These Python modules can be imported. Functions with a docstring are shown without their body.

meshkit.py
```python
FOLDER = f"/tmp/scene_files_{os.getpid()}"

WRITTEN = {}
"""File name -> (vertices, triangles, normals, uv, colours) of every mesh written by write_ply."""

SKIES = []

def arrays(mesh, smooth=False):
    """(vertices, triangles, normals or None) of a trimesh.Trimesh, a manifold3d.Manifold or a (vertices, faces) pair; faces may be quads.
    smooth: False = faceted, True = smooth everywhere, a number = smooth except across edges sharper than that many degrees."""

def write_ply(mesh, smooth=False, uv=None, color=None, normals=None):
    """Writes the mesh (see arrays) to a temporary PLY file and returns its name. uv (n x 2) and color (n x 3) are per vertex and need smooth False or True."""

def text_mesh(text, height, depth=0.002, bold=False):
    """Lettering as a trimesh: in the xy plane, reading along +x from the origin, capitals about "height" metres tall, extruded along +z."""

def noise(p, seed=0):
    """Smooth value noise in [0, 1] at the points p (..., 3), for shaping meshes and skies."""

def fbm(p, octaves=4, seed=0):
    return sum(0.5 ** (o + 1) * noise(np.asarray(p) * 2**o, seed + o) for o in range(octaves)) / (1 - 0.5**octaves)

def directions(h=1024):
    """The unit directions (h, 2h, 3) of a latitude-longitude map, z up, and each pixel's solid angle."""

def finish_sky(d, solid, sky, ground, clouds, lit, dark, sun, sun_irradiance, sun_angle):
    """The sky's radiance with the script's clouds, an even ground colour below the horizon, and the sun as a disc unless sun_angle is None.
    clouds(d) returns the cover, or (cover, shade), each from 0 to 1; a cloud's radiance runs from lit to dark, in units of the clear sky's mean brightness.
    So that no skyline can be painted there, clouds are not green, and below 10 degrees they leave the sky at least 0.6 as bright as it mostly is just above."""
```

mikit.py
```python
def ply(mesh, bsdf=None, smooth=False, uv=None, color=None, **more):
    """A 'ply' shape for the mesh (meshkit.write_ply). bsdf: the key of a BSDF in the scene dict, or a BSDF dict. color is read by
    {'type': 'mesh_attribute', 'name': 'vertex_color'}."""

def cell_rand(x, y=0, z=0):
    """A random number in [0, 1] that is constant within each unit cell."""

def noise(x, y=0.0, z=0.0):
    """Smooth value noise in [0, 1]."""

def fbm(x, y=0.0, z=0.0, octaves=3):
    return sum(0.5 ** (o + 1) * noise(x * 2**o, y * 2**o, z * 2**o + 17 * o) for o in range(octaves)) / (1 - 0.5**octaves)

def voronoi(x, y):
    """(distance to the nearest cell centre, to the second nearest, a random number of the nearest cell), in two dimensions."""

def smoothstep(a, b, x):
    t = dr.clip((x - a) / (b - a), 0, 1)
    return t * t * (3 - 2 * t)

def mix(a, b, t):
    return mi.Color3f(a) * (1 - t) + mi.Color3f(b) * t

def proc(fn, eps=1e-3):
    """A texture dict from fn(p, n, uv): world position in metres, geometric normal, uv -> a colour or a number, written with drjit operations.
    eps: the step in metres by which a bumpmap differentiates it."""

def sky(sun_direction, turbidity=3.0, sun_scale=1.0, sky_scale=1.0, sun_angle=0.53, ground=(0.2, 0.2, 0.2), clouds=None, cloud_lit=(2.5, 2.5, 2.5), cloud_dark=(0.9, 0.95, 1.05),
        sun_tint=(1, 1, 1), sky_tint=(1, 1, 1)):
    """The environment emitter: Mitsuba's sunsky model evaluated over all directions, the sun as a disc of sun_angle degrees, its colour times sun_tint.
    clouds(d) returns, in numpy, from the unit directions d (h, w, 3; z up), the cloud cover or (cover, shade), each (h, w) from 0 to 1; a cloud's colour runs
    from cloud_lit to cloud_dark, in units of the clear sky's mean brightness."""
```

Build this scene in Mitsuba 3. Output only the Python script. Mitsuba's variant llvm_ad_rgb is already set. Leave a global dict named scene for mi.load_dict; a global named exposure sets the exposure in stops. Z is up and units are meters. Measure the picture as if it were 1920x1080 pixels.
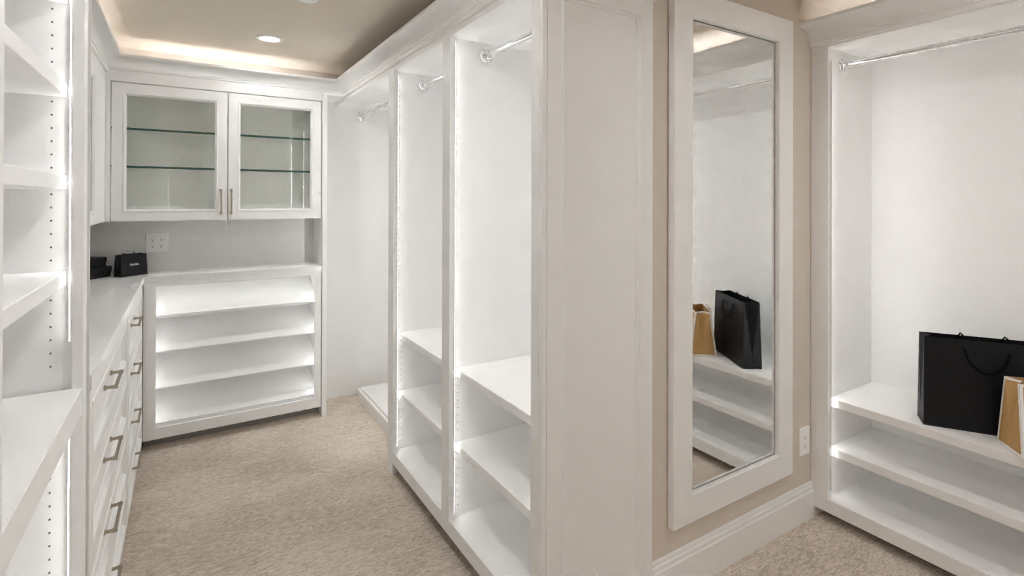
import math, random
import numpy as np, trimesh, manifold3d, shapely.geometry as sg
import drjit as dr
import mitsuba as mi
import mikit, meshkit
from mikit import noise, fbm, mix, smoothstep

T = mi.ScalarTransform4f
scene, labels = {}, {}
random.seed(7)

# ------------------------------------------------------------------ camera, light levels, exposure
FOC, CY, YAW, PITCH, ROLL, CAM_H = 980.63, 370.73, 0.55765, 0.003026, 0.002742, 1.45
_f = np.array([math.sin(YAW) * math.cos(PITCH), math.cos(YAW) * math.cos(PITCH), math.sin(PITCH)])
_r = np.array([math.cos(YAW), -math.sin(YAW), 0.0])
_u = np.cross(_r, _f)
_up = -math.sin(ROLL) * _r + math.cos(ROLL) * _u
_o = np.array([0.0, 0.0, CAM_H])
scene['camera'] = {'type': 'perspective', 'fov': math.degrees(2 * math.atan(960 / FOC)), 'fov_axis': 'x',
                   'principal_point_offset_x': 0.0, 'principal_point_offset_y': (540 - CY) / 1080.0,
                   'near_clip': 0.01, 'far_clip': 100.0,
                   'to_world': T().look_at(origin=_o.tolist(), target=(_o + _f).tolist(), up=_up.tolist())}
exposure = 0.86
LED = np.array([1.0, 1.0, 0.985]) * 23.5        # cabinet strips
COVE = np.array([1.0, 0.985, 1.0]) * 68.0        # strips behind the crown
DOWN = np.array([0.98, 0.99, 1.0]) * 125.0        # ceiling downlights

# ------------------------------------------------------------------ materials
def two(d): return {'type': 'twosided', 'bsdf': d}
def pr(col, rough=0.5, **k):
    c = col if isinstance(col, dict) else {'type': 'rgb', 'value': list(col)}
    return two({'type': 'principled', 'base_color': c, 'roughness': rough, **k})

scene['m_white'] = pr((0.845, 0.845, 0.835), 0.42, specular=0.4)
scene['m_inner'] = pr((0.86, 0.86, 0.855), 0.45, specular=0.35)
scene['m_quartz'] = pr((0.85, 0.85, 0.835), 0.14, specular=0.5)

def wall_col(p, n, uv):
    return mix((0.625, 0.567, 0.505), (0.665, 0.605, 0.54), fbm(p.x * 3, p.y * 3, p.z * 3))
scene['m_wall'] = pr(mikit.proc(wall_col), 0.85, specular=0.15)
def ceil_col(p, n, uv):
    return mix((0.735, 0.665, 0.585), (0.765, 0.695, 0.615), fbm(p.x * 2, p.y * 2, 1.0))
scene['m_ceiling'] = pr(mikit.proc(ceil_col), 0.9, specular=0.1)
scene['m_cabinet'] = pr((0.93, 0.93, 0.915), 0.5, specular=0.3)
scene['m_offwhite'] = pr((0.85, 0.85, 0.84), 0.7, specular=0.2)

def carpet_col(p, n, uv):
    big = smoothstep(0.25, 0.75, fbm(p.x * 2.6, p.y * 4.2, 3.0, 4))
    st = noise(p.x * 60 + 3 * noise(p.x * 9, p.y * 9), p.y * 240)
    fine = noise(p.x * 330, p.y * 460, 1.0)
    t = 0.20 * big + 0.42 * st + 0.38 * fine
    return mix((0.40, 0.342, 0.285), (0.74, 0.655, 0.57), smoothstep(0.15, 0.85, t))
def carpet_h(p, n, uv):
    return noise(p.x * 60 + 3 * noise(p.x * 9, p.y * 9), p.y * 240) + 0.5 * noise(p.x * 330, p.y * 460, 1.0)
scene['m_carpet'] = {'type': 'twosided', 'bsdf': {'type': 'bumpmap', 'arbitrary': mikit.proc(carpet_h, 8e-4), 'scale': 0.0022,
    'bsdf': {'type': 'principled', 'base_color': mikit.proc(carpet_col), 'roughness': 0.95, 'specular': 0.05, 'sheen': 0.3}}}
scene['m_chrome'] = two({'type': 'roughconductor', 'material': 'none', 'alpha': 0.06, 'specular_reflectance': {'type': 'rgb', 'value': [0.92, 0.925, 0.93]}})
scene['m_nickel'] = pr((0.40, 0.355, 0.295), 0.33, metallic=1.0)
scene['m_mirror'] = two({'type': 'conductor', 'material': 'none', 'specular_reflectance': {'type': 'rgb', 'value': [0.905, 0.92, 0.918]}})
scene['m_pane'] = {'type': 'thindielectric', 'int_ior': 1.52, 'specular_transmittance': {'type': 'rgb', 'value': [0.985, 0.995, 0.975]}}
scene['m_shelfglass'] = {'type': 'thindielectric', 'int_ior': 1.5, 'specular_transmittance': {'type': 'rgb', 'value': [0.93, 0.965, 0.95]}}
scene['m_glassedge'] = pr((0.010, 0.045, 0.042), 0.4, specular=0.12)
scene['m_dark'] = pr((0.02, 0.02, 0.02), 0.7)
scene['m_gasket'] = pr((0.05, 0.06, 0.07), 0.4)
scene['m_seam'] = pr((0.10, 0.09, 0.08), 0.8)
scene['m_plastic'] = pr((0.93, 0.93, 0.94), 0.3)
scene['m_socket'] = pr((0.10, 0.10, 0.10), 0.6)
scene['m_tape'] = pr((0.85, 0.85, 0.84), 0.5)
scene['m_blackpaper'] = pr((0.006, 0.0065, 0.008), 0.45, specular=0.22)
scene['m_blackbox'] = pr((0.008, 0.008, 0.011), 0.5, specular=0.3)
scene['m_rope'] = pr((0.004, 0.004, 0.005), 0.9, specular=0.05)
scene['m_print'] = pr((0.85, 0.85, 0.83), 0.5)
def kraft(p, n, uv):
    return mix((0.42, 0.245, 0.095), (0.52, 0.32, 0.135), fbm(p.x * 60, p.y * 60, p.z * 12))
scene['m_kraft'] = pr(mikit.proc(kraft), 0.6, specular=0.25)
scene['m_paperwhite'] = pr((0.80, 0.79, 0.77), 0.55)
scene['m_cord'] = pr((0.72, 0.66, 0.56), 0.8)
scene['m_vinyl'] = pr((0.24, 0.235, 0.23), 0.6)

# ------------------------------------------------------------------ helpers
PLACE = None
def add(key, mesh, mat, smooth=False, **more):
    if PLACE is not None:
        mesh = mesh.copy(); mesh.apply_transform(PLACE)
    k, i = key, 1
    while k in scene:
        k = f'{key}_{i:03d}'; i += 1
    scene[k] = mikit.ply(mesh, mat, smooth=smooth, **more)
    return k
def thing(key, label, cat, group=None):
    labels[key] = {'label': label, 'category': cat}
    if group: labels[key]['group'] = group
    return key
def struct(key, label=None):
    labels[key] = {'kind': 'structure'}
    if label: labels[key]['label'] = label
    return key
def stuff(key, label=None):
    labels[key] = {'kind': 'stuff'}
    if label: labels[key]['label'] = label
def box(x0, x1, y0, y1, z0, z1, b=0.0):
    x0, x1 = min(x0, x1), max(x0, x1); y0, y1 = min(y0, y1), max(y0, y1); z0, z1 = min(z0, z1), max(z0, z1)
    b = min(b, (x1 - x0) / 3, (y1 - y0) / 3, (z1 - z0) / 3)
    if b <= 0:
        m = trimesh.creation.box(bounds=[[x0, y0, z0], [x1, y1, z1]]); return m
    lo, hi = np.array([x0, y0, z0]), np.array([x1, y1, z1])
    pts = []
    for sx in (0, 1):
        for sy in (0, 1):
            for sz in (0, 1):
                c = np.where([sx, sy, sz], hi, lo)
                d = np.where([sx, sy, sz], -b, b)
                for k in range(3):
                    q = c + d; q[k] = c[k]; pts.append(q)
    m = manifold3d.Manifold.hull_points(np.array(pts)).to_mesh()
    return trimesh.Trimesh(m.vert_properties[:, :3], m.tri_verts, process=False)
def cat(ms): return trimesh.util.concatenate(ms)
def ring(o, eu, ev, en, W, H, prof, cap=True, closed=False):
    """rectangular frame: loops of the rectangle W x H inset by prof[i][0] and raised by prof[i][1]"""
    o, eu, ev, en = (np.asarray(a, float) for a in (o, eu, ev, en))
    v, f = [], []
    for ins, h in prof:
        for a, c in ((ins, ins), (W - ins, ins), (W - ins, H - ins), (ins, H - ins)):
            v.append(o + eu * a + ev * c + en * h)
    n = len(prof)
    for i in range(n if closed else n - 1):
        a, b = 4 * i, 4 * ((i + 1) % n)
        for k in range(4):
            f.append((a + k, a + (k + 1) % 4, b + (k + 1) % 4, b + k))
    if cap:
        a = 4 * (n - 1); f.append((a, a + 1, a + 2, a + 3))
    f = np.array(f)
    f = np.vstack([f[:, [0, 1, 2]], f[:, [0, 2, 3]]])
    m = trimesh.Trimesh(np.array(v), f, process=False)
    if np.dot(np.cross(eu, ev), en) < 0: m.invert()
    return m
def sweep(path, prof, side=1, caps=True):
    """profile (offset outward, z) swept along an xy polyline with mitres; outward is to the left of the path for side=1"""
    P = np.array(path, float); n = len(P); d = [P[i + 1] - P[i] for i in range(n - 1)]
    d = [a / np.linalg.norm(a) for a in d]
    nor = [side * np.array([-a[1], a[0]]) for a in d]
    V, m = [], len(prof)
    for i in range(n):
        if i == 0: mit = nor[0]
        elif i == n - 1: mit = nor[-1]
        else:
            mit = nor[i - 1] + nor[i]; mit = mit / np.dot(mit, nor[i])
        for q, z in prof: V.append([*(P[i] + mit * q), z])
    F = []
    for i in range(n - 1):
        for k in range(m):
            a, b = i * m + k, i * m + (k + 1) % m
            F += [(a, b, b + m), (a, b + m, a + m)]
    V = np.array(V)
    if caps:
        poly = sg.Polygon(prof)
        tv, tf = trimesh.creation.triangulate_polygon(poly, engine='earcut')
        idx = [int(np.argmin(((np.array(prof) - t) ** 2).sum(1))) for t in tv]
        for t in tf:
            F.append([idx[t[0]], idx[t[1]], idx[t[2]]]); F.append([idx[t[2]] + (n - 1) * m, idx[t[1]] + (n - 1) * m, idx[t[0]] + (n - 1) * m])
    me = trimesh.Trimesh(V, np.array(F), process=False)
    me.fix_normals()
    return me
def tube(pts, r, sides=10):
    P = np.array(pts, float); n = len(P); V, F = [], []
    tang = np.gradient(P, axis=0); tang /= np.linalg.norm(tang, axis=1, keepdims=True)
    ref = np.array([0.31, 0.17, 0.93])
    for i in range(n):
        a = np.cross(tang[i], ref); a /= np.linalg.norm(a); b = np.cross(tang[i], a)
        for k in range(sides):
            t = 2 * math.pi * k / sides
            V.append(P[i] + r * (math.cos(t) * a + math.sin(t) * b))
    for i in range(n - 1):
        for k in range(sides):
            a, b = i * sides + k, i * sides + (k + 1) % sides
            F += [(a, b, b + sides), (a, b + sides, a + sides)]
    c0, c1 = len(V), len(V) + 1
    V += [P[0], P[-1]]
    for k in range(sides):
        F += [(c0, (k + 1) % sides, k), (c1, (n - 1) * sides + k, (n - 1) * sides + (k + 1) % sides)]
    m = trimesh.Trimesh(np.array(V), np.array(F), process=False); m.fix_normals(); return m
def lathe(prof, o, axis, sides=32):
    m = trimesh.creation.revolve(np.array(prof, float), sections=sides)
    axis = np.array(axis, float)
    m.apply_transform(trimesh.geometry.align_vectors([0, 0, 1], axis)); m.apply_translation(o); m.fix_normals()
    return m

def led(parent, p0, p1, nrm, rad, size=0.008, pitch=0.020, tape=0.010, key='led_strip', run=0.0185, wt=1.0):
    """an LED tape from p0 to p1 facing nrm: white tape and its row of diodes"""
    p0, p1, n = (np.array(a, float) for a in (p0, p1, nrm)); n /= np.linalg.norm(n)
    L = np.linalg.norm(p1 - p0); t = (p1 - p0) / L; s = np.cross(n, t)
    h, w = 0.0012, tape / 2
    v = [p0 + t * a * L + s * b * w - n * c * h for a in (0, 1) for b in (-1, 1) for c in (0, 1)]
    m = manifold3d.Manifold.hull_points(np.array(v)).to_mesh()
    k = add(parent + '__' + key, trimesh.Trimesh(m.vert_properties[:, :3], m.tri_verts, process=False), 'm_tape')
    V, F = [], []
    for i in range(int(L / pitch)):
        c = p0 + t * (i + 0.5) * pitch + n * 0.0006
        b = len(V); q = size / 2; r_ = run / 2
        V += [c - t * r_ - s * q, c + t * r_ - s * q, c + t * r_ + s * q, c - t * r_ + s * q]
        F += [(b, b + 1, b + 2), (b, b + 2, b + 3)]
    me = trimesh.Trimesh(np.array(V), np.array(F), process=False)
    if np.dot(me.face_normals[0], n) < 0: me.invert()
    d = add(k + '__diodes', me, 'm_tape', emitter={'type': 'area', 'sampling_weight': float(wt), 'radiance': {'type': 'rgb', 'value': [float(x) for x in rad]}})
    stuff(d, 'row of lit white LEDs')
    return k

WH, IN = 'm_white', 'm_inner'
CEIL = 2.36
# ------------------------------------------------------------------ the room shell
XL, XR, YB, YR = -0.66, 2.90, 3.924, -1.95
add(struct('floor', 'beige cut-pile carpet'), box(XL, XR, YR, YB, -0.12, 0.0, 0), 'm_carpet')
add(struct('ceiling', 'beige painted ceiling'), box(XL, XR, YR, YB, CEIL, CEIL + 0.1, 0), 'm_ceiling')
add(struct('wall_left'), box(XL - 0.1, XL, YR, YB, 0, CEIL, 0), 'm_wall')
add(struct('wall_right'), box(XR, XR + 0.1, YR, 1.42, 0, CEIL, 0), 'm_wall')
add(struct('wall_rear'), box(XL - 0.1, XR + 0.1, YR - 0.1, YR, 0, CEIL, 0), 'm_wall')
add(struct('wall_middle', 'beige wall behind the framed mirror'), box(1.405, XR + 0.1, 1.32, 1.42, 0, CEIL, 0), 'm_wall')
add(struct('wall_inner'), box(1.42, 1.52, 1.42, YB, 0, CEIL, 0), 'm_offwhite')
# back wall: beige over the cabinets, white-painted inside the hanging corner
add(struct('wall_back'), box(XL - 0.1, 1.52, YB, YB + 0.1, 0, CEIL, 0), 'm_wall')
add('wall_back__panel', box(0.803, 1.42, YB - 0.004, YB, 0, 2.165, 0), 'm_offwhite')

# baseboards
BB = [(0, 0), (0.017, 0), (0.017, 0.119), (0.0125, 0.123), (0.0125, 0.138), (0.008, 0.142), (0.007, 0.152), (0.003, 0.158), (0, 0.158)]
add(struct('baseboard_middle', 'white stepped baseboard under the mirror'), sweep([(1.405, 1.32), (2.53, 1.32)], BB, side=-1), WH)
add(struct('baseboard_rear'), sweep([(0.4, YR), (2.45, YR)], BB, side=1), WH)

# crown mouldings with light cove
CB, CT = 2.150, 2.250
def crown_prof(proj):
    p = [(0.0, CB), (0.012, CB), (0.012, CB + 0.019), (0.018, CB + 0.022), (0.018, CB + 0.031)]
    for i in range(9):
        a = i / 8 * math.pi / 2
        p.append((0.020 + (proj - 0.024) * (1 - math.cos(a)), CB + 0.032 + 0.054 * math.sin(a)))
    p += [(proj, CB + 0.087), (proj, CT), (proj - 0.007, CT), (proj - 0.007, CB + 0.094)]
    for i in range(7, -1, -1):
        a = i / 8 * math.pi / 2
        p.append((0.014 + (proj - 0.024) * (1 - math.cos(a)), CB + 0.038 + 0.054 * math.sin(a)))
    p += [(0.011, CB + 0.030), (0.007, CB + 0.012), (0.0, CB + 0.010)]
    return p
XI, XF = 0.925, 2.45           # faces of the hanging closets
XLU, XLB = -0.38, -0.205       # faces of the left upper cabinets and of the left base units
YBU, YBB = 3.665, 3.63         # faces of the rear upper cabinet and of the rear shoe cabinet
YE = 1.309                     # end panel of the middle closet
t1 = add(struct('trim_1', 'white crown moulding with hidden cove light'), sweep([(XL, 0.875), (XLB, 0.875), (XLB, 1.69), (XLU, 1.69), (XLU, YBU), (XI, YBU), (XI, YE), (1.406, YE)], crown_prof(0.075), side=-1), WH, smooth=35)
t2 = add(struct('trim_2', 'white crown moulding over the right closet'), sweep([(XF, 1.319), (XF, -1.5)], crown_prof(0.105), side=-1), WH, smooth=35)
zc = CB + 0.020
led(t1, (XLU - 0.004, 1.75, zc), (XLU - 0.004, YBU - 0.05, zc), (-0.85, 0, 0.53), COVE, key='cove_light', wt=0.6)
led(t1, (XLU + 0.07, YBU + 0.004, zc), (0.70, YBU + 0.004, zc), (0, 0.95, 0.31), COVE, key='cove_light', wt=0.6)
led(t2, (XF + 0.004, -1.4, zc), (XF + 0.004, 1.25, zc), (0.88, 0, 0.47), COVE, key='cove_light', wt=0.6)

# ------------------------------------------------------------------ open wardrobes and shelving units (run along y)
def shelf_pins(parent, ya, x, z0, z1, step, sgn):
    ms = []
    z = z1
    while z > z0:
        d = trimesh.creation.cylinder(radius=0.0022, height=0.0012, sections=10)
        d.apply_transform(trimesh.transformations.rotation_matrix(math.pi / 2, [1, 0, 0])); d.apply_translation([x, ya + sgn * 0.0002, z]); ms.append(d); z -= step
    k = add(parent + '__pin_holes', cat(ms), 'm_socket'); stuff(k, 'row of small dark shelf-pin holes')

def open_unit(key, xf, s, xb, stiles, top, deck, rail, shelves, holes, lo=0.0, kick=0.075, leds=True, rad=LED, far_foot=False, ledtop=None, pitch=0.020, run=0.0185, ldir=(0.87, 0.5), wt=1.0):
    """stiles: y ranges from near to far; shelves[i]: (z top, thickness, setback) of the bay after stile i"""
    th = 0.020
    xi = xf + s * th
    for i, (a, b) in enumerate(stiles):
        foot = 0.0 if (far_foot and i == len(stiles) - 1) else rail
        add(key + '__stile', box(xf, xi, a, b, foot, 2.16), WH)
        pa, pb = (a + 0.0, b - 0.012) if i == 0 else ((a + 0.012, b) if i == len(stiles) - 1 else (a + 0.012, b - 0.012))
        add(key + '__side_panel', box(xi, xb, pa, pb, foot, top), IN)
    for i in range(len(stiles) - 1):
        a, b = stiles[i][1], stiles[i + 1][0]
        add(key + '__rail', box(xf, xi, a, b, rail, deck), WH)
        add(key + '__header', box(xf, xi, a, b, top, 2.16), WH)
        a2, b2 = a - 0.012, b + 0.012
        add(key + '__deck', box(xi, xb, a2, b2, deck - 0.02, deck), IN)
        add(key + '__back_panel', box(xb - s * 0.012, xb, a2, b2, deck, top), IN)
        for z, t, sb in shelves[i]:
            add(key + '__shelf', box(xi + s * sb, xb - s * 0.012, a2 + 0.0015 if sb > 0 else a + 0.001, b2 - 0.0015 if sb > 0 else b - 0.001, z - t, z, 0.0015), IN)
        for z0, z1, hx in holes[i]:
            for ya, sg_ in ((b2, -1), (a2, 1)):
                shelf_pins(key, ya, xf + s * hx, z0, z1, 0.0308, sg_)
        if leds:
            zr = ledtop[i] if ledtop else [(deck + 0.02, top - 0.02)]
            for z0, z1 in zr:
                for yy, sg_ in ((b2, -1), (a2, 1)):
                    led(key, (xi + s * 0.0038, yy + sg_ * 0.0145, z0), (xi + s * 0.0038, yy + sg_ * 0.0145, z1), (s * ldir[0], sg_ * ldir[1], 0), rad, pitch=pitch, run=run, wt=wt)
    add(key + '__top_panel', box(xf, xb, stiles[0][0], stiles[-1][1], top, top + 0.018), IN)
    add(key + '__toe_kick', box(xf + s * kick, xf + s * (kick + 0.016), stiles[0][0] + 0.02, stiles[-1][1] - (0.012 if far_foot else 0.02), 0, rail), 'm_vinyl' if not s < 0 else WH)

def rod(parent, x, y0, y1, z, r=0.0118):
    m = trimesh.creation.cylinder(radius=r, height=abs(y1 - y0), sections=24)
    m.apply_transform(trimesh.transformations.rotation_matrix(math.pi / 2, [1, 0, 0])); m.apply_translation([x, (y0 + y1) / 2, z])
    k = add(parent + '__hanging_rod', m, 'm_chrome', smooth=40)
    labels[k] = {'label': 'chrome hanging rod'}
    for yy, d in ((y0, 1 if y1 > y0 else -1), (y1, -1 if y1 > y0 else 1)):
        f = lathe([(0, 0), (0.030, 0), (0.030, 0.004), (0.0265, 0.009), (0.019, 0.011), (0.019, 0.024), (0.0165, 0.026), (0.0119, 0.026)], (x, yy, z), (0, d, 0))
        add(k + '__flange', f, 'm_chrome', smooth=35)

# middle closet, two bays with lit shelves and the hanging corner behind them
mid = thing('open_wardrobe', 'tall white open closet with lit shelves and a panelled end, left of the mirror', 'wardrobe')
STM = [(YE + 0.018, 1.368), (1.970, 2.042), (2.660, 2.738)]
ISH = [[(0.744, 0.033, 0.012), (0.435, 0.033, 0.012)]] * 2
open_unit(mid, XI, 1, 1.40, STM, 2.125, 0.125, 0.062, ISH, [[(0.455, 0.70, 0.046), (0.15, 0.385, 0.046)]] * 2, far_foot=True, pitch=0.028, run=0.018)
rod(mid, 1.09, 1.958, 1.380, 2.064)
rod(mid, 1.09, 2.648, 2.054, 2.064)
rod(mid, 1.105, 3.919, 2.739, 2.064)
add(mid + '__header', box(XI, XI + 0.02, 2.738, YB - 0.004, 2.125, 2.16), WH)
add(mid + '__top_panel', box(XI, 1.40, 2.738, YB - 0.004, 2.125, 2.143), IN)
add(mid + '__top_panel', box(0.803, XI, YBU + 0.001, YB - 0.0045, 2.151, 2.164), IN)
led(mid, (XI + 0.026, 2.745, 0.2), (XI + 0.026, 2.745, 2.08), (0.5, 0.86, 0), LED * 2.2)
# panelled end
ep = add(mid + '__end_panel', ring((XI + 0.019, YE + 0.018, 0.0), (1, 0, 0), (0, 0, 1), (0, -1, 0), 1.405 - XI - 0.019, 2.155,
         [(0, 0), (0, 0.017), (0.001, 0.018), (0.056, 0.018), (0.058, 0.0205), (0.062, 0.0205), (0.066, 0.013), (0.071, 0.011), (0.073, 0.006)]), WH)
labels[ep] = {'label': 'white framed end panel of the closet'}
add(mid + '__end_panel__edge', box(XI, XI + 0.0185, YE, YE + 0.018, 0.0, 2.155, 0.0015), WH)
add(mid + '__end_panel__caulk', box(1.4045, 1.4075, YE + 0.006, 1.3205, 0.158, 2.15, 0.0005), 'm_paperwhite')

# raised platform in the hanging corner
pf = thing('platform', 'low white raised platform on the carpet in the hanging corner past the open closet', 'platform')
add(pf + '__base', box(1.056, 1.40, 2.742, 3.765, 0.0, 0.066, 0.002), WH)
add(pf + '__board', box(1.070, 1.40, 2.742, 3.765, 0.0665, 0.097, 0.003), WH)
add(pf + '__nosing', box(1.046, 1.0675, 2.742, 3.765, 0.0665, 0.094, 0.005), WH)

# right closet
rgt = thing('open_wardrobe_001', 'wide white open closet on the right holding the shopping bags', 'wardrobe')
open_unit(rgt, XF, 1, XR - 0.005, [(-1.38, -1.31), (-0.17, -0.10), (1.244, 1.318)], 2.142, 0.106, 0.048,
          [[(0.553, 0.036, 0.012), (0.331, 0.036, 0.012)]] * 2, [[], []], ledtop=[[(0.14, 2.08)]] * 2, rad=LED * 1.0)
rod(rgt, 2.60, 1.255, -0.11, 2.080)
rod(rgt, 2.60, -0.16, -1.32, 2.080)

# left shelving units: upper shelves, thick counter shelf, lower shelf
def left_unit(key, st, label):
    thing(key, label, 'shelving unit')
    zs = [2.0 - 0.062, 1.719, 1.503, 1.279]
    up = [(z, 0.0325, 0.012) for z in zs] + [(1.004, 0.062, -0.0195), (0.47, 0.0325, 0.012)]
    open_unit(key, XLB, -1, XL + 0.001, st, 2.12, 0.125, 0.062, [up], [[(1.03, 1.89, 0.060), (0.14, 0.92, 0.060)]],
              ledtop=[[(1.115, 2.08), (0.145, 0.93)]], rad=LED * 0.55)
left_unit('shelving_unit', [(0.875, 0.945), (1.585, 1.639)], 'tall white lit shelving unit with adjustable shelves at the left edge of the picture')
add('shelving_unit__end_panel', box(XL + 0.001, XLB, 1.6905, 1.688, 0.0, 2.16, 0.002), WH)

# closet on the rear wall behind the camera (its lit strips show in the glass doors)
PLACE = np.array([[0, 1, 0, 0], [-1, 0, 0, -1.47], [0, 0, 1, 0], [0, 0, 0, 1.0]])
open_unit(thing('open_wardrobe_002', 'white open closet on the rear wall behind the camera', 'wardrobe'), 0.0, 1, 0.46, [(-0.655, -0.60), (-0.268, -0.212), (0.50, 0.56)], 2.12, 0.125, 0.062,
          [[(0.744, 0.033, 0.012), (0.435, 0.033, 0.012)]] * 2, [[], []], pitch=0.033, run=0.016, rad=LED * 0.7, ldir=(-0.35, 0.94), wt=0.3)
PLACE = None

# ------------------------------------------------------------------ drawer cabinets on the left
PULL_X = XLB
def pull(parent, face, c, L, along, out):
    """square bar pull: c = middle on the face, along = bar direction, out = away from the face"""
    c, along, out = (np.array(a, float) for a in (c, along, out)); side = np.cross(along, out)
    def bar(a, b, w, d1, d2):
        v = [p + d1 * x * w + d2 * y * w for p in (a, b) for x in (-1, 1) for y in (-1, 1)]
        m = manifold3d.Manifold.hull_points(np.array(v)).to_mesh(); return trimesh.Trimesh(m.vert_properties[:, :3], m.tri_verts, process=False)
    ms = [bar(c + out * 0.031 - along * (L / 2 + 0.006), c + out * 0.031 + along * (L / 2 + 0.006), 0.0042, out, side)]
    for s in (-1, 1):
        p = c + along * s * L / 2
        ms.append(bar(p, p + out * 0.030, 0.0040, along, side))
        ms.append(bar(p, p + out * 0.006, 0.0066, along, side))
        ms.append(bar(p + out * 0.024, p + out * 0.0365, 0.0054, along, side))
    k = add(parent + '__pull', cat(ms), 'm_nickel'); labels[k] = {'label': 'brushed nickel bar pull'}
ROWS = [(0.737, 0.958), (0.507, 0.731), (0.277, 0.501), (0.068, 0.271)]
DPROF = [(0, 0), (0, 0.0195), (0.036, 0.0195), (0.038, 0.0225), (0.044, 0.0225), (0.050, 0.013), (0.057, 0.010), (0.058, 0.006)]
def drawers(key, y0, y1, label):
    thing(key, label, 'drawer cabinet')
    add(key + '__body', box(XL + 0.002, XLB - 0.020, y0, y1, 0.062, 0.966), WH)
    add(key + '__toe_kick', box(XLB - 0.10, XLB - 0.085, y0 + 0.002, y1 - 0.002, 0, 0.0615), WH)
    a, b = y0 + 0.008, y1 - 0.008
    for z0, z1 in ROWS:
        k = add(key + '__drawer', ring((XLB - 0.0195, a, z0), (0, 1, 0), (0, 0, 1), (1, 0, 0), b - a, z1 - z0, DPROF, cap=False), WH)
        add(k + '__panel', box(XLB - 0.019, XLB - 0.0135, a + 0.055, b - 0.055, z0 + 0.055, z1 - 0.055, 0.0002), WH)
        zc_ = (z0 + z1) / 2
        pull(k, None, (XLB - 0.0135, (a + b) / 2 - 0.02, zc_), 0.17, (0, 1, 0), (1, 0, 0))
drawers('drawer_cabinet', 1.6905, 2.705, 'white four-drawer cabinet beside the tall shelving unit, nearer of the two')
drawers('drawer_cabinet_001', 2.707, 3.612, 'white four-drawer cabinet in the corner against the lit shoe cabinet')

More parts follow.
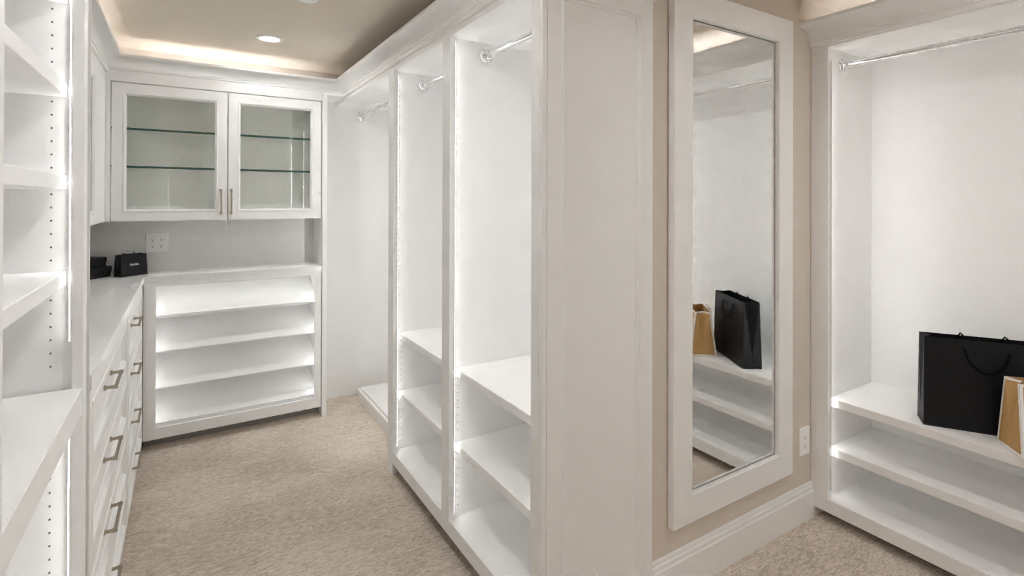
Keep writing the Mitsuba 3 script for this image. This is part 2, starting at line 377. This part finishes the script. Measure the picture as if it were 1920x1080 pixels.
# L-shaped worktop
wt = thing('countertop', 'white polished stone countertop running round the left corner under the glass cabinets', 'countertop')
poly = sg.Polygon([(XL + 0.001, 1.690), (XLB + 0.004, 1.690), (XLB + 0.004, YBB - 0.001), (0.771, YBB - 0.001), (0.771, YB - 0.0005), (XL + 0.001, YB - 0.0005)])
m = trimesh.creation.extrude_polygon(poly, 0.034, engine='earcut'); m.apply_translation([0, 0, 0.967])
add(wt + '__slab', m, 'm_quartz')
add(wt + '__backsplash', box(XL + 0.013, 0.7715, YB - 0.010, YB - 0.0005, 1.0012, 1.3195), 'm_quartz')
add(wt + '__side_splash', box(XL + 0.001, XL + 0.0125, 1.690, YB - 0.0105, 1.0012, 1.3195), 'm_quartz')

# ------------------------------------------------------------------ shoe cabinet under the rear counter
sc = thing('shoe_cabinet', 'white open shoe cabinet with four slanted lit shelves under the rear counter', 'shoe cabinet')
for xa, xb_ in ((-0.203, -0.143), (0.7275, 0.768)):
    add(sc + '__stile', box(xa, xb_, YBB, YBB + 0.02, 0.066, 0.9665), WH)
add(sc + '__rail', box(-0.143, 0.7275, YBB, YBB + 0.02, 0.066, 0.129), WH)
add(sc + '__rail', box(-0.143, 0.7275, YBB, YBB + 0.02, 0.944, 0.9665), WH)
for xa, xb_ in ((-0.203, -0.180), (0.748, 0.768)):
    add(sc + '__side_panel', box(xa, xb_, YBB + 0.0205, YB - 0.006, 0.066, 0.9665), IN)
add(sc + '__back_panel', box(-0.18, 0.748, YB - 0.006, YB - 0.001, 0.066, 0.9665), IN)
add(sc + '__deck', box(-0.18, 0.748, YBB + 0.0205, YB - 0.007, 0.067, 0.085), IN)
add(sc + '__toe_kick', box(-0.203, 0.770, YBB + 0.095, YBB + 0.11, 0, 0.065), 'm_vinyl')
for z in (0.770, 0.562, 0.350, 0.146):
    y0, y1, sl, t = YBB + 0.030, YB - 0.012, 0.56, 0.011
    v = [(x, y, z + (y - y0) * sl - q) for x in (-0.179, 0.747) for y, q in ((y0, 0), (y1, 0), (y1, t), (y0 + 0.006, t))]
    mm = manifold3d.Manifold.hull_points(np.array(v)).to_mesh()
    add(sc + '__shelf', trimesh.Trimesh(mm.vert_properties[:, :3], mm.tri_verts, process=False), IN)
add(sc + '__lip', box(-0.179, 0.747, YBB + 0.0305, YBB + 0.040, 0.0855, 0.139), IN)
for x, sg_ in ((-0.171, 1), (0.739, -1)):
    led(sc, (x, YBB + 0.0235, 0.16), (x, YBB + 0.0235, 0.93), (sg_ * 0.6, 0.8, 0), LED * 0.7)
led(sc, (-0.12, YBB + 0.030, 0.940), (0.69, YBB + 0.030, 0.940), (0, 0.7, -0.7), LED * 0.36)
# tall end panel closing the rear cabinets, floor to crown
epn = thing('end_panel', 'narrow tall white panel closing the right side of the rear cabinets, floor to crown', 'cabinet panel')
add(epn + '__board', box(0.7725, 0.802, YBB - 0.012, YB - 0.0005, 0.0, 2.149, 0.002), WH)

# ------------------------------------------------------------------ glass-door upper cabinets
def glass_door(parent, o, eu, en, W, H, st=0.067, handle=None):
    th = 0.020
    k = add(parent + '__door', ring(o, eu, (0, 0, 1), en, W, H, [(0, 0), (0, th), (st - 0.017, th), (st - 0.015, th + 0.003), (st - 0.009, th + 0.003), (st, th - 0.007), (st, 0.0)], cap=False, closed=True), WH)
    eu, en, o = np.array(eu, float), np.array(en, float), np.array(o, float)
    q = o + en * 0.006
    add(k + '__pane', ([q + eu * (st - 0.002) + [0, 0, st - 0.002], q + eu * (W - st + 0.002) + [0, 0, st - 0.002], q + eu * (W - st + 0.002) + [0, 0, H - st + 0.002], q + eu * (st - 0.002) + [0, 0, H - st + 0.002]], [(0, 1, 2, 3)]), 'm_pane')
    if handle is not None:
        pull(k, None, o + eu * handle[0] + en * (th) + np.array([0, 0, handle[1]]), 0.140, (0, 0, 1), en)
    return k
ub = thing('upper_cabinet', 'white upper cabinet with two glass doors and glass shelves over the rear counter', 'cabinet')
uz0, uz1 = 1.320, 2.102
add(ub + '__side_panel', box(XLU + 0.0005, XLU + 0.018, YBU, YB - 0.001, uz0, 2.149), WH)
add(ub + '__side_panel', box(0.754, 0.772, YBU, YB - 0.001, uz0, 2.149), WH)
add(ub + '__bottom_panel', box(XLU + 0.0185, 0.7535, YBU, YB - 0.001, uz0, uz0 + 0.019), 'm_cabinet')
add(ub + '__top_panel', box(XLU + 0.0185, 0.7535, YBU + 0.021, YB - 0.001, 2.10, 2.118), WH)
add(ub + '__back_panel', box(XLU + 0.0185, 0.7535, YB - 0.010, YB - 0.001, uz0 + 0.0195, 2.0995), 'm_cabinet')
add(ub + '__top_rail', box(XLU + 0.0005, 0.772, YBU - 0.0195, YBU, uz1 + 0.003, 2.149), WH)
add(ub + '__filler', box(XLU + 0.0005, -0.357, YBU - 0.0195, YBU, uz0, uz1 + 0.0025), WH)
add(ub + '__divider', box(0.200, 0.236, YBU + 0.0005, YBU + 0.019, uz0 + 0.0195, 2.0995), WH)
for z in (1.852, 1.635):
    k = add(ub + '__glass_shelf', box(XLU + 0.019, 0.7535, YBU + 0.022, YB - 0.0105, z - 0.009, z, 0.0001), 'm_shelfglass')
    add(k + '__edge', box(XLU + 0.019, 0.7535, YBU + 0.0195, YBU + 0.0219, z - 0.0115, z + 0.0005, 0.0005), 'm_glassedge')
glass_door(ub, (-0.352, YBU + 0.0005, uz0), (1, 0, 0), (0, -1, 0), 0.2155 + 0.352, uz1 - 0.003 - uz0, handle=(0.534, 0.112))
glass_door(ub, (0.2205, YBU + 0.0005, uz0), (1, 0, 0), (0, -1, 0), 0.7675 - 0.2205, uz1 - 0.003 - uz0, handle=(0.0165, 0.112))

ul = thing('upper_cabinet_001', 'white upper cabinet with glass doors over the left counter, seen as a sliver', 'cabinet')
add(ul + '__side_panel', box(XL + 0.001, XLU - 0.0005, 1.6905, 1.708, uz0, 2.149), WH)
add(ul + '__side_panel', box(XL + 0.001, XLU - 0.0005, YBU - 0.018, YBU, uz0, 2.149), WH)
add(ul + '__bottom_panel', box(XL + 0.001, XLU - 0.0005, 1.7085, YBU - 0.0185, uz0, uz0 + 0.019), WH)
add(ul + '__top_panel', box(XL + 0.001, XLU - 0.021, 1.7085, YBU - 0.0185, 2.10, 2.118), WH)
add(ul + '__back_panel', box(XL + 0.001, XL + 0.010, 1.7085, YBU - 0.0185, uz0 + 0.0195, 2.0995), WH)
add(ul + '__top_rail', box(XLU - 0.0005, XLU - 0.0195, 1.6905, YBU - 0.021, uz1 + 0.003, 2.149), WH)
add(ul + '__filler', box(XLU - 0.0005, XLU - 0.0195, 3.305, YBU - 0.021, uz0, uz1 + 0.0025), WH)
for z in (1.852, 1.635):
    k = add(ul + '__glass_shelf', box(XL + 0.0105, XLU - 0.023, 1.709, YBU - 0.019, z - 0.009, z, 0.0001), 'm_shelfglass')
    add(k + '__edge', box(XLU - 0.0228, XLU - 0.0203, 1.709, YBU - 0.019, z - 0.0115, z + 0.0005, 0.0005), 'm_glassedge')
for ya, yb_ in ((1.713, 2.488), (2.492, 3.300)):
    glass_door(ul, (XLU - 0.0200, ya, uz0), (0, 1, 0), (1, 0, 0), yb_ - ya, uz1 - uz0, handle=(0.033, 0.112))

# ------------------------------------------------------------------ framed mirror
mr = thing('wall_mirror', 'tall rectangular mirror in a wide white frame hung on the beige wall', 'mirror')
fx0, fx1, fz0, fz1 = 1.494, 2.253, 0.256, 2.232
add(mr + '__frame', ring((fx0, 1.3195, fz0), (1, 0, 0), (0, 0, 1), (0, -1, 0), fx1 - fx0, fz1 - fz0, [(0, 0.002), (0, 0.028), (0.002, 0.030), (0.100, 0.030), (0.1025, 0.0275), (0.1035, 0.016), (0.1035, 0.002)], cap=False, closed=True), WH)
mg = ring((fx0 + 0.107, 1.3195, fz0 + 0.107), (1, 0, 0), (0, 0, 1), (0, -1, 0), fx1 - fx0 - 0.214, fz1 - fz0 - 0.214, [(0, 0.0085), (0, 0.010), (0.012, 0.0125)], cap=True)
k = add(mr + '__glass', mg, 'm_mirror'); labels[k] = {'label': 'bevelled mirror glass'}
k = add(mr + '__gasket', ring((fx0 + 0.1035, 1.3195, fz0 + 0.1035), (1, 0, 0), (0, 0, 1), (0, -1, 0), fx1 - fx0 - 0.207, fz1 - fz0 - 0.207, [(0, 0.006), (0, 0.0095), (0.0033, 0.0095), (0.0033, 0.006)], cap=False, closed=True), 'm_gasket'); labels[k] = {'label': 'dark strip round the mirror glass'}

# ------------------------------------------------------------------ outlets
def outlet(key, o, eu, en, W, H, cells, label):
    thing(key, label, 'outlet')
    o, eu, en = np.array(o, float), np.array(eu, float), np.array(en, float)
    add(key + '__plate', ring(o, eu, (0, 0, 1), en, W, H, [(0, 0), (0, 0.004), (0.003, 0.0062)]), 'm_plastic')
    for cx, cz, w, h, socks in cells:
        q = o + eu * (cx - w / 2) + np.array([0, 0, cz - h / 2]) + en * 0.0062
        k = add(key + '__receptacle', ring(q, eu, (0, 0, 1), en, w, h, [(0, 0), (0.0006, 0.0012), (0.0020, 0.0016)]), 'm_plastic')
        ms = []
        for dz in socks:
            for dx, dd, sw, sh in ((-0.0062, 0.0035, 0.0011, 0.0042), (0.0062, 0.0035, 0.0011, 0.0036), (0.0, -0.0080, 0.0030, 0.0030)):
                c = o + eu * (cx + dx) + np.array([0, 0, cz + dz + dd]) + en * 0.0080
                V = [c + eu * a * sw + np.array([0, 0, b * sh]) + en * e for a in (-1, 1) for b in (-1, 1) for e in (-0.0005, 0.0)]
                mm = manifold3d.Manifold.hull_points(np.array(V)).to_mesh(); ms.append(trimesh.Trimesh(mm.vert_properties[:, :3], mm.tri_verts, process=False))
        kk = add(k + '__slots', cat(ms), 'm_socket'); labels[kk] = {'label': 'dark socket slots'}
outlet('wall_outlet', (-0.209, YB - 0.0102, 1.119), (1, 0, 0), (0, -1, 0), 0.118, 0.117, [(0.0365, 0.0565, 0.033, 0.067, (-0.0185, 0.0185)), (0.0815, 0.0565, 0.033, 0.067, (-0.0185, 0.0185))], 'white four-socket wall outlet on the backsplash under the glass cabinet')
outlet('wall_outlet_001', (2.352, 1.3198, 0.291), (1, 0, 0), (0, -1, 0), 0.080, 0.125, [(0.040, 0.0625, 0.036, 0.070, (-0.0185, 0.0185))], 'white two-socket wall outlet low on the beige wall right of the mirror')

# ------------------------------------------------------------------ ceiling lights and detector
def downlight(key, x, y, label, group=None):
    thing(key, label, 'ceiling light', group)
    add(key + '__trim', lathe([(0.0515, 0.0003), (0.0700, 0.0003), (0.0700, 0.003), (0.064, 0.0065), (0.053, 0.0065), (0.0515, 0.004), (0.0515, 0.0003)], (x, y, CEIL), (0, 0, -1), 48), 'm_plastic', smooth=30)
    d = trimesh.creation.cylinder(radius=0.0514, height=0.003, sections=48); d.apply_translation([x, y, CEIL - 0.0022])
    k = add(key + '__lens', d, 'm_plastic', emitter={'type': 'area', 'radiance': {'type': 'rgb', 'value': [float(a) for a in DOWN]}})
    labels[k] = {'label': 'lit round lens'}
downlight('recessed_light', 0.40, 3.245, 'lit round recessed ceiling light above the aisle by the rear cabinets')
for i, (x, y) in enumerate([(0.36, 1.25), (0.36, -0.45), (1.75, 0.25), (1.75, -1.05)]):
    downlight(f'recessed_light_{i + 1:03d}', x, y, 'round recessed ceiling light ' + ('just ahead of the camera', 'behind the camera', 'nearest the mirror', 'at the rear of the room by the right closet')[i])
sd = thing('smoke_detector', 'round white smoke detector on the ceiling at the top edge of the picture', 'smoke detector')
add(sd + '__base', lathe([(0, 0.0003), (0.053, 0.0003), (0.053, 0.008), (0, 0.008)], (0.455, 2.455, CEIL), (0, 0, -1), 40), 'm_plastic', smooth=30)
add(sd + '__cover', lathe([(0, 0.0085), (0.049, 0.0085), (0.047, 0.020), (0.040, 0.026), (0.012, 0.028), (0, 0.028)], (0.455, 2.455, CEIL), (0, 0, -1), 40), 'm_plastic', smooth=30)

# ------------------------------------------------------------------ boxes and bags
def obox(parent, part, c, a, w, d, z0, z1, mat, b=0.0015):
    """box whose right front bottom corner is c; a = unit direction of its front to the left, depth away"""
    mm = box(0, w, 0, d, z0, z1, b)
    a = np.array(a, float); n = np.array([a[1], -a[0]])
    M = np.eye(4); M[:2, 0] = a; M[:2, 1] = n; M[:2, 3] = c
    mm.apply_transform(M); mm.fix_normals()
    return add(parent + '__' + part, mm, mat)
ZC = 1.0013
def giftbox(key, c, a, w, d, z0, h, label):
    thing(key, label, 'box')
    obox(key, 'tray', c, a, w, d, z0, z0 + h * 0.5, 'm_blackbox')
    a_ = np.array(a); n = np.array([a_[1], -a_[0]])
    obox(key, 'lid', np.array(c) - a_ * 0.003 - n * 0.003, a, w + 0.006, d + 0.006, z0 + h * 0.46, z0 + h, 'm_blackbox')
da = np.array([-0.59, -0.807]); da /= np.linalg.norm(da)
giftbox('gift_box', (-0.363, 3.772), da, 0.24, 0.13, ZC, 0.061, 'flat black box on the countertop, bottom of its stack of two')
giftbox('gift_box_001', (-0.385, 3.768), da, 0.20, 0.11, ZC + 0.0613, 0.052, 'smaller flat black box lying on another black box on the countertop')

def bag_mesh(F, e1, e2, L, D, z0, H, pinch, topw=0.0):
    """paper bag: F = front left bottom corner, e1 along the front, e2 towards the back. Returns named corners of its faces"""
    e1, e2 = np.array([*e1, 0.0]), np.array([*e2, 0.0]); F = np.array([*F, z0]); up = np.array([0, 0, 1.0])
    def P(a, d, h): return F + e1 * a + e2 * d + up * h
    g = (D - pinch) / 2
    B = [P(0, 0, 0), P(L, 0, 0), P(L, D, 0), P(0, D, 0)]
    Tt = [P(topw, g, H), P(L - topw, g, H), P(L - topw, D - g, H), P(topw, D - g, H)]
    # fold line of the gussets: a point in the middle of the side near the bottom and a pushed-in point at the top
    fold = 0.16 * pinch if pinch > 0.02 else 0.0
    ML, MR = P(topw + fold + 0.018, D / 2, H), P(L - topw - fold - 0.018, D / 2, H)
    KL, KR = P(topw * 0.3 - 0.001, D / 2, D * 0.5), P(L - topw * 0.3 + 0.001, D / 2, D * 0.5)
    return B, Tt, ML, MR, KL, KR
def bag_shell(B, Tt, ML, MR, KL, KR):
    V = [*B, *Tt, ML, MR, KL, KR]
    F = [(0, 1, 5), (0, 5, 4), (2, 3, 7), (2, 7, 6), (0, 2, 1), (0, 3, 2),
         (0, 4, 10), (4, 8, 10), (8, 7, 10), (7, 3, 10), (3, 0, 10),
         (1, 11, 5), (5, 11, 9), (9, 11, 6), (6, 11, 2), (2, 11, 1)]
    m = trimesh.Trimesh(np.array(V), np.array(F), process=False)
    # paper thickness
    n = m.vertex_normals
    inner = np.array(V) - n * 0.0006
    rim = [4, 5, 9, 6, 7, 8]
    k = len(V)
    F2 = [(a + k, c + k, b + k) for a, b, c in F]
    F3 = []
    for i in range(6):
        a, b = rim[i], rim[(i + 1) % 6]; F3 += [(a, b, b + k), (a, b + k, a + k)]
    return trimesh.Trimesh(np.vstack([V, inner]), np.array(F + F2 + F3), process=False)
def strip(a, b, w, nrm, t=0.0012):
    """flat strip of width w along a-b, on the side 'w' vector, raised by t along nrm"""
    a, b, w, nrm = (np.array(q, float) for q in (a, b, w, nrm))
    v = [p + w * s + nrm * q for p in (a, b) for s in (0, 1) for q in (0.0002, t)]
    m = manifold3d.Manifold.hull_points(np.array(v)).to_mesh(); return trimesh.Trimesh(m.vert_properties[:, :3], m.tri_verts, process=False)
def hang(p0, p1, sag, out, n=15, r=0.003):
    p0, p1, out = (np.array(q, float) for q in (p0, p1, out)); pts = []
    for i in range(n):
        t = i / (n - 1); s = math.sin(math.pi * t) ** 0.55
        pts.append(p0 + (p1 - p0) * t + np.array([0, 0, -sag]) * s + out * (0.004 + 0.010 * s))
    return tube(pts, r, 8)

ZS = 0.5532
# large black bag
bb_ = thing('shopping_bag', 'large black paper shopping bag with rope handles on the right closet shelf', 'shopping bag')
e1, e2 = np.array([0.52, -0.854]), np.array([0.854, 0.52])
Bq = bag_mesh((2.510, 0.906), e1, e2, 0.392, 0.103, ZS, 0.352, 0.082, 0.004)
add(bb_ + '__body', bag_shell(*Bq), 'm_blackpaper')
B, Tt = Bq[0], Bq[1]
E1, E2 = np.array([*e1, 0]), np.array([*e2, 0])
pa, pb = Tt[0] + E1 * 0.125 + [0, 0, -0.035], Tt[0] + E1 * 0.262 + [0, 0, -0.035]
add(bb_ + '__handle', hang(pa - E2 * 0.002, pb - E2 * 0.002, 0.085, -E2), 'm_rope', smooth=True)
pa, pb = Tt[3] + E1 * 0.125 + [0, 0, -0.02], Tt[3] + E1 * 0.262 + [0, 0, -0.02]
for p in (pa, pb):
    pts = [p - E2 * 0.002 + np.array([0, 0, -0.01]), p - E2 * 0.006 + np.array([0, 0, 0.018]), p - E2 * 0.003 + E1 * 0.008 + np.array([0, 0, 0.029]), p + E2 * 0.004 + E1 * 0.017 + np.array([0, 0, 0.022]), p + E2 * 0.008 + E1 * 0.022 + np.array([0, 0, -0.03])]
    add(bb_ + '__handle', tube(pts, 0.0032, 8), 'm_rope', smooth=True)

# kraft bag with white edges
tb = thing('shopping_bag_001', 'tan kraft paper shopping bag with white edging in front of the black bag', 'shopping bag')
e2 = np.array([0.748, 0.664]); e1 = np.array([0.664, -0.748]); E1, E2 = np.array([*e1, 0]), np.array([*e2, 0])
Bq = bag_mesh((2.462, 0.600), e1, e2, 0.27, 0.150, ZS + 0.002, 0.250, 0.085, 0.006)
sh = bag_shell(*Bq)
add(tb + '__body', sh, 'm_kraft')
B, Tt, ML, MR, KL, KR = (Bq[0], Bq[1], *[np.array(q) for q in Bq[2:]])
B = [np.array(q) for q in B]; Tt = [np.array(q) for q in Tt]
ms = []
CEN = (sum(B) + sum(Tt)) / 8
def border(a, b, inside, w=0.0085):
    """white strip along the edge a-b of a face that contains the point inside"""
    a, b, c = (np.array(q, float) for q in (a, b, inside)); n = np.cross(b - a, c - a); n /= np.linalg.norm(n)
    if np.dot(n, (a + b) / 2 - CEN) < 0: n = -n
    d = (b - a) / np.linalg.norm(b - a); sd = np.cross(n, d)
    if np.dot(sd, c - a) < 0: sd = -sd
    ms.append(strip(a, b, sd * w, n))
def edge(quad, w=0.0085):
    for i in range(4): border(quad[i], quad[(i + 1) % 4], sum(quad) / 4, w)
def tri_edge(a, b, c): border(a, b, c)
edge([B[0], B[1], Tt[1], Tt[0]])
edge([B[2], B[3], Tt[3], Tt[2]])
tri_edge(Tt[0], B[0], KL); tri_edge(ML, Tt[0], KL); tri_edge(Tt[3], ML, KL); tri_edge(B[3], Tt[3], KL); tri_edge(B[0], B[3], KL)
tri_edge(B[1], Tt[1], KR); tri_edge(Tt[1], MR, KR); tri_edge(MR, Tt[2], KR); tri_edge(Tt[2], B[2], KR); tri_edge(B[2], B[1], KR)
k = add(tb + '__edging', cat(ms), 'm_paperwhite'); labels[k] = {'label': 'white paper edging'}
for base, o_ in ((Tt[0], -E2), (Tt[3], -E2)):
    pa, pb = base + E1 * 0.085 + [0, 0, -0.012], base + E1 * 0.175 + [0, 0, -0.012]
    if base is Tt[0]:
        add(tb + '__handle', hang(pa, pb, 0.07, -E2 * 1.0, r=0.0025), 'm_cord', smooth=True)
    else:
        for p in (pa, pb):
            pts = [p + E2 * 0.003 + np.array([0, 0, -0.02]), p + E2 * 0.004 + np.array([0, 0, 0.014]), p + E2 * 0.010 + E1 * 0.006 + np.array([0, 0, 0.024]), p + E2 * 0.018 + E1 * 0.010 + np.array([0, 0, 0.010]), p + E2 * 0.020 + E1 * 0.012 + np.array([0, 0, -0.02])]
            add(tb + '__handle', tube(pts, 0.0025, 8), 'm_cord', smooth=True)

# small black bag with white lettering
sb = thing('gift_bag', 'small black paper gift bag with white lettering on the corner of the countertop', 'gift bag')
f0, f1 = np.array([-0.309, 3.683]), np.array([-0.190, 3.780])
e1 = (f1 - f0) / np.linalg.norm(f1 - f0); e2 = np.array([-e1[1], e1[0]]); E1, E2 = np.array([*e1, 0]), np.array([*e2, 0])
LB = float(np.linalg.norm(f1 - f0))
Bq = bag_mesh(f0, e1, e2, LB, 0.062, ZC, 0.124, 0.046, 0.003)
add(sb + '__body', bag_shell(*Bq), 'm_blackpaper')
B, Tt = Bq[0], Bq[1]
vv = Tt[0] - B[0]; vv = np.array([*((Tt[0] - B[0] - E1 * 0.003))]); vv /= np.linalg.norm(vv)
tx = meshkit.text_mesh('CHANEL', 0.0105, 0.0006, bold=True)
wtx = tx.bounds[1][0]
M = np.eye(4); nn = np.cross(E1, vv); M[:3, 0], M[:3, 1], M[:3, 2] = E1 * 0.052 / wtx, vv * 1.0, nn
M[:3, 3] = B[0] + E1 * (LB * 0.515 - 0.026) + vv * 0.060 + nn * 0.0004
tx.apply_transform(M)
k = add(sb + '__lettering', tx, 'm_print'); labels[k] = {'label': 'white lettering'}
for s_, base in ((-1, Tt[0]), (1, Tt[3])):
    pts = [base + E1 * 0.035 + [0, 0, -0.004] + E2 * s_ * 0.002, base + E1 * 0.045 + [0, 0, 0.006] + E2 * s_ * 0.001, base + E1 * 0.060 + [0, 0, -0.002] - E2 * s_ * 0.006, base + E1 * 0.095 + [0, 0, -0.002] - E2 * s_ * 0.006, base + E1 * 0.108 + [0, 0, 0.008] + E2 * s_ * 0.001, base + E1 * 0.12 + [0, 0, -0.004] + E2 * s_ * 0.002]
    add(sb + '__handle', tube(pts, 0.0022, 8), 'm_rope', smooth=True)
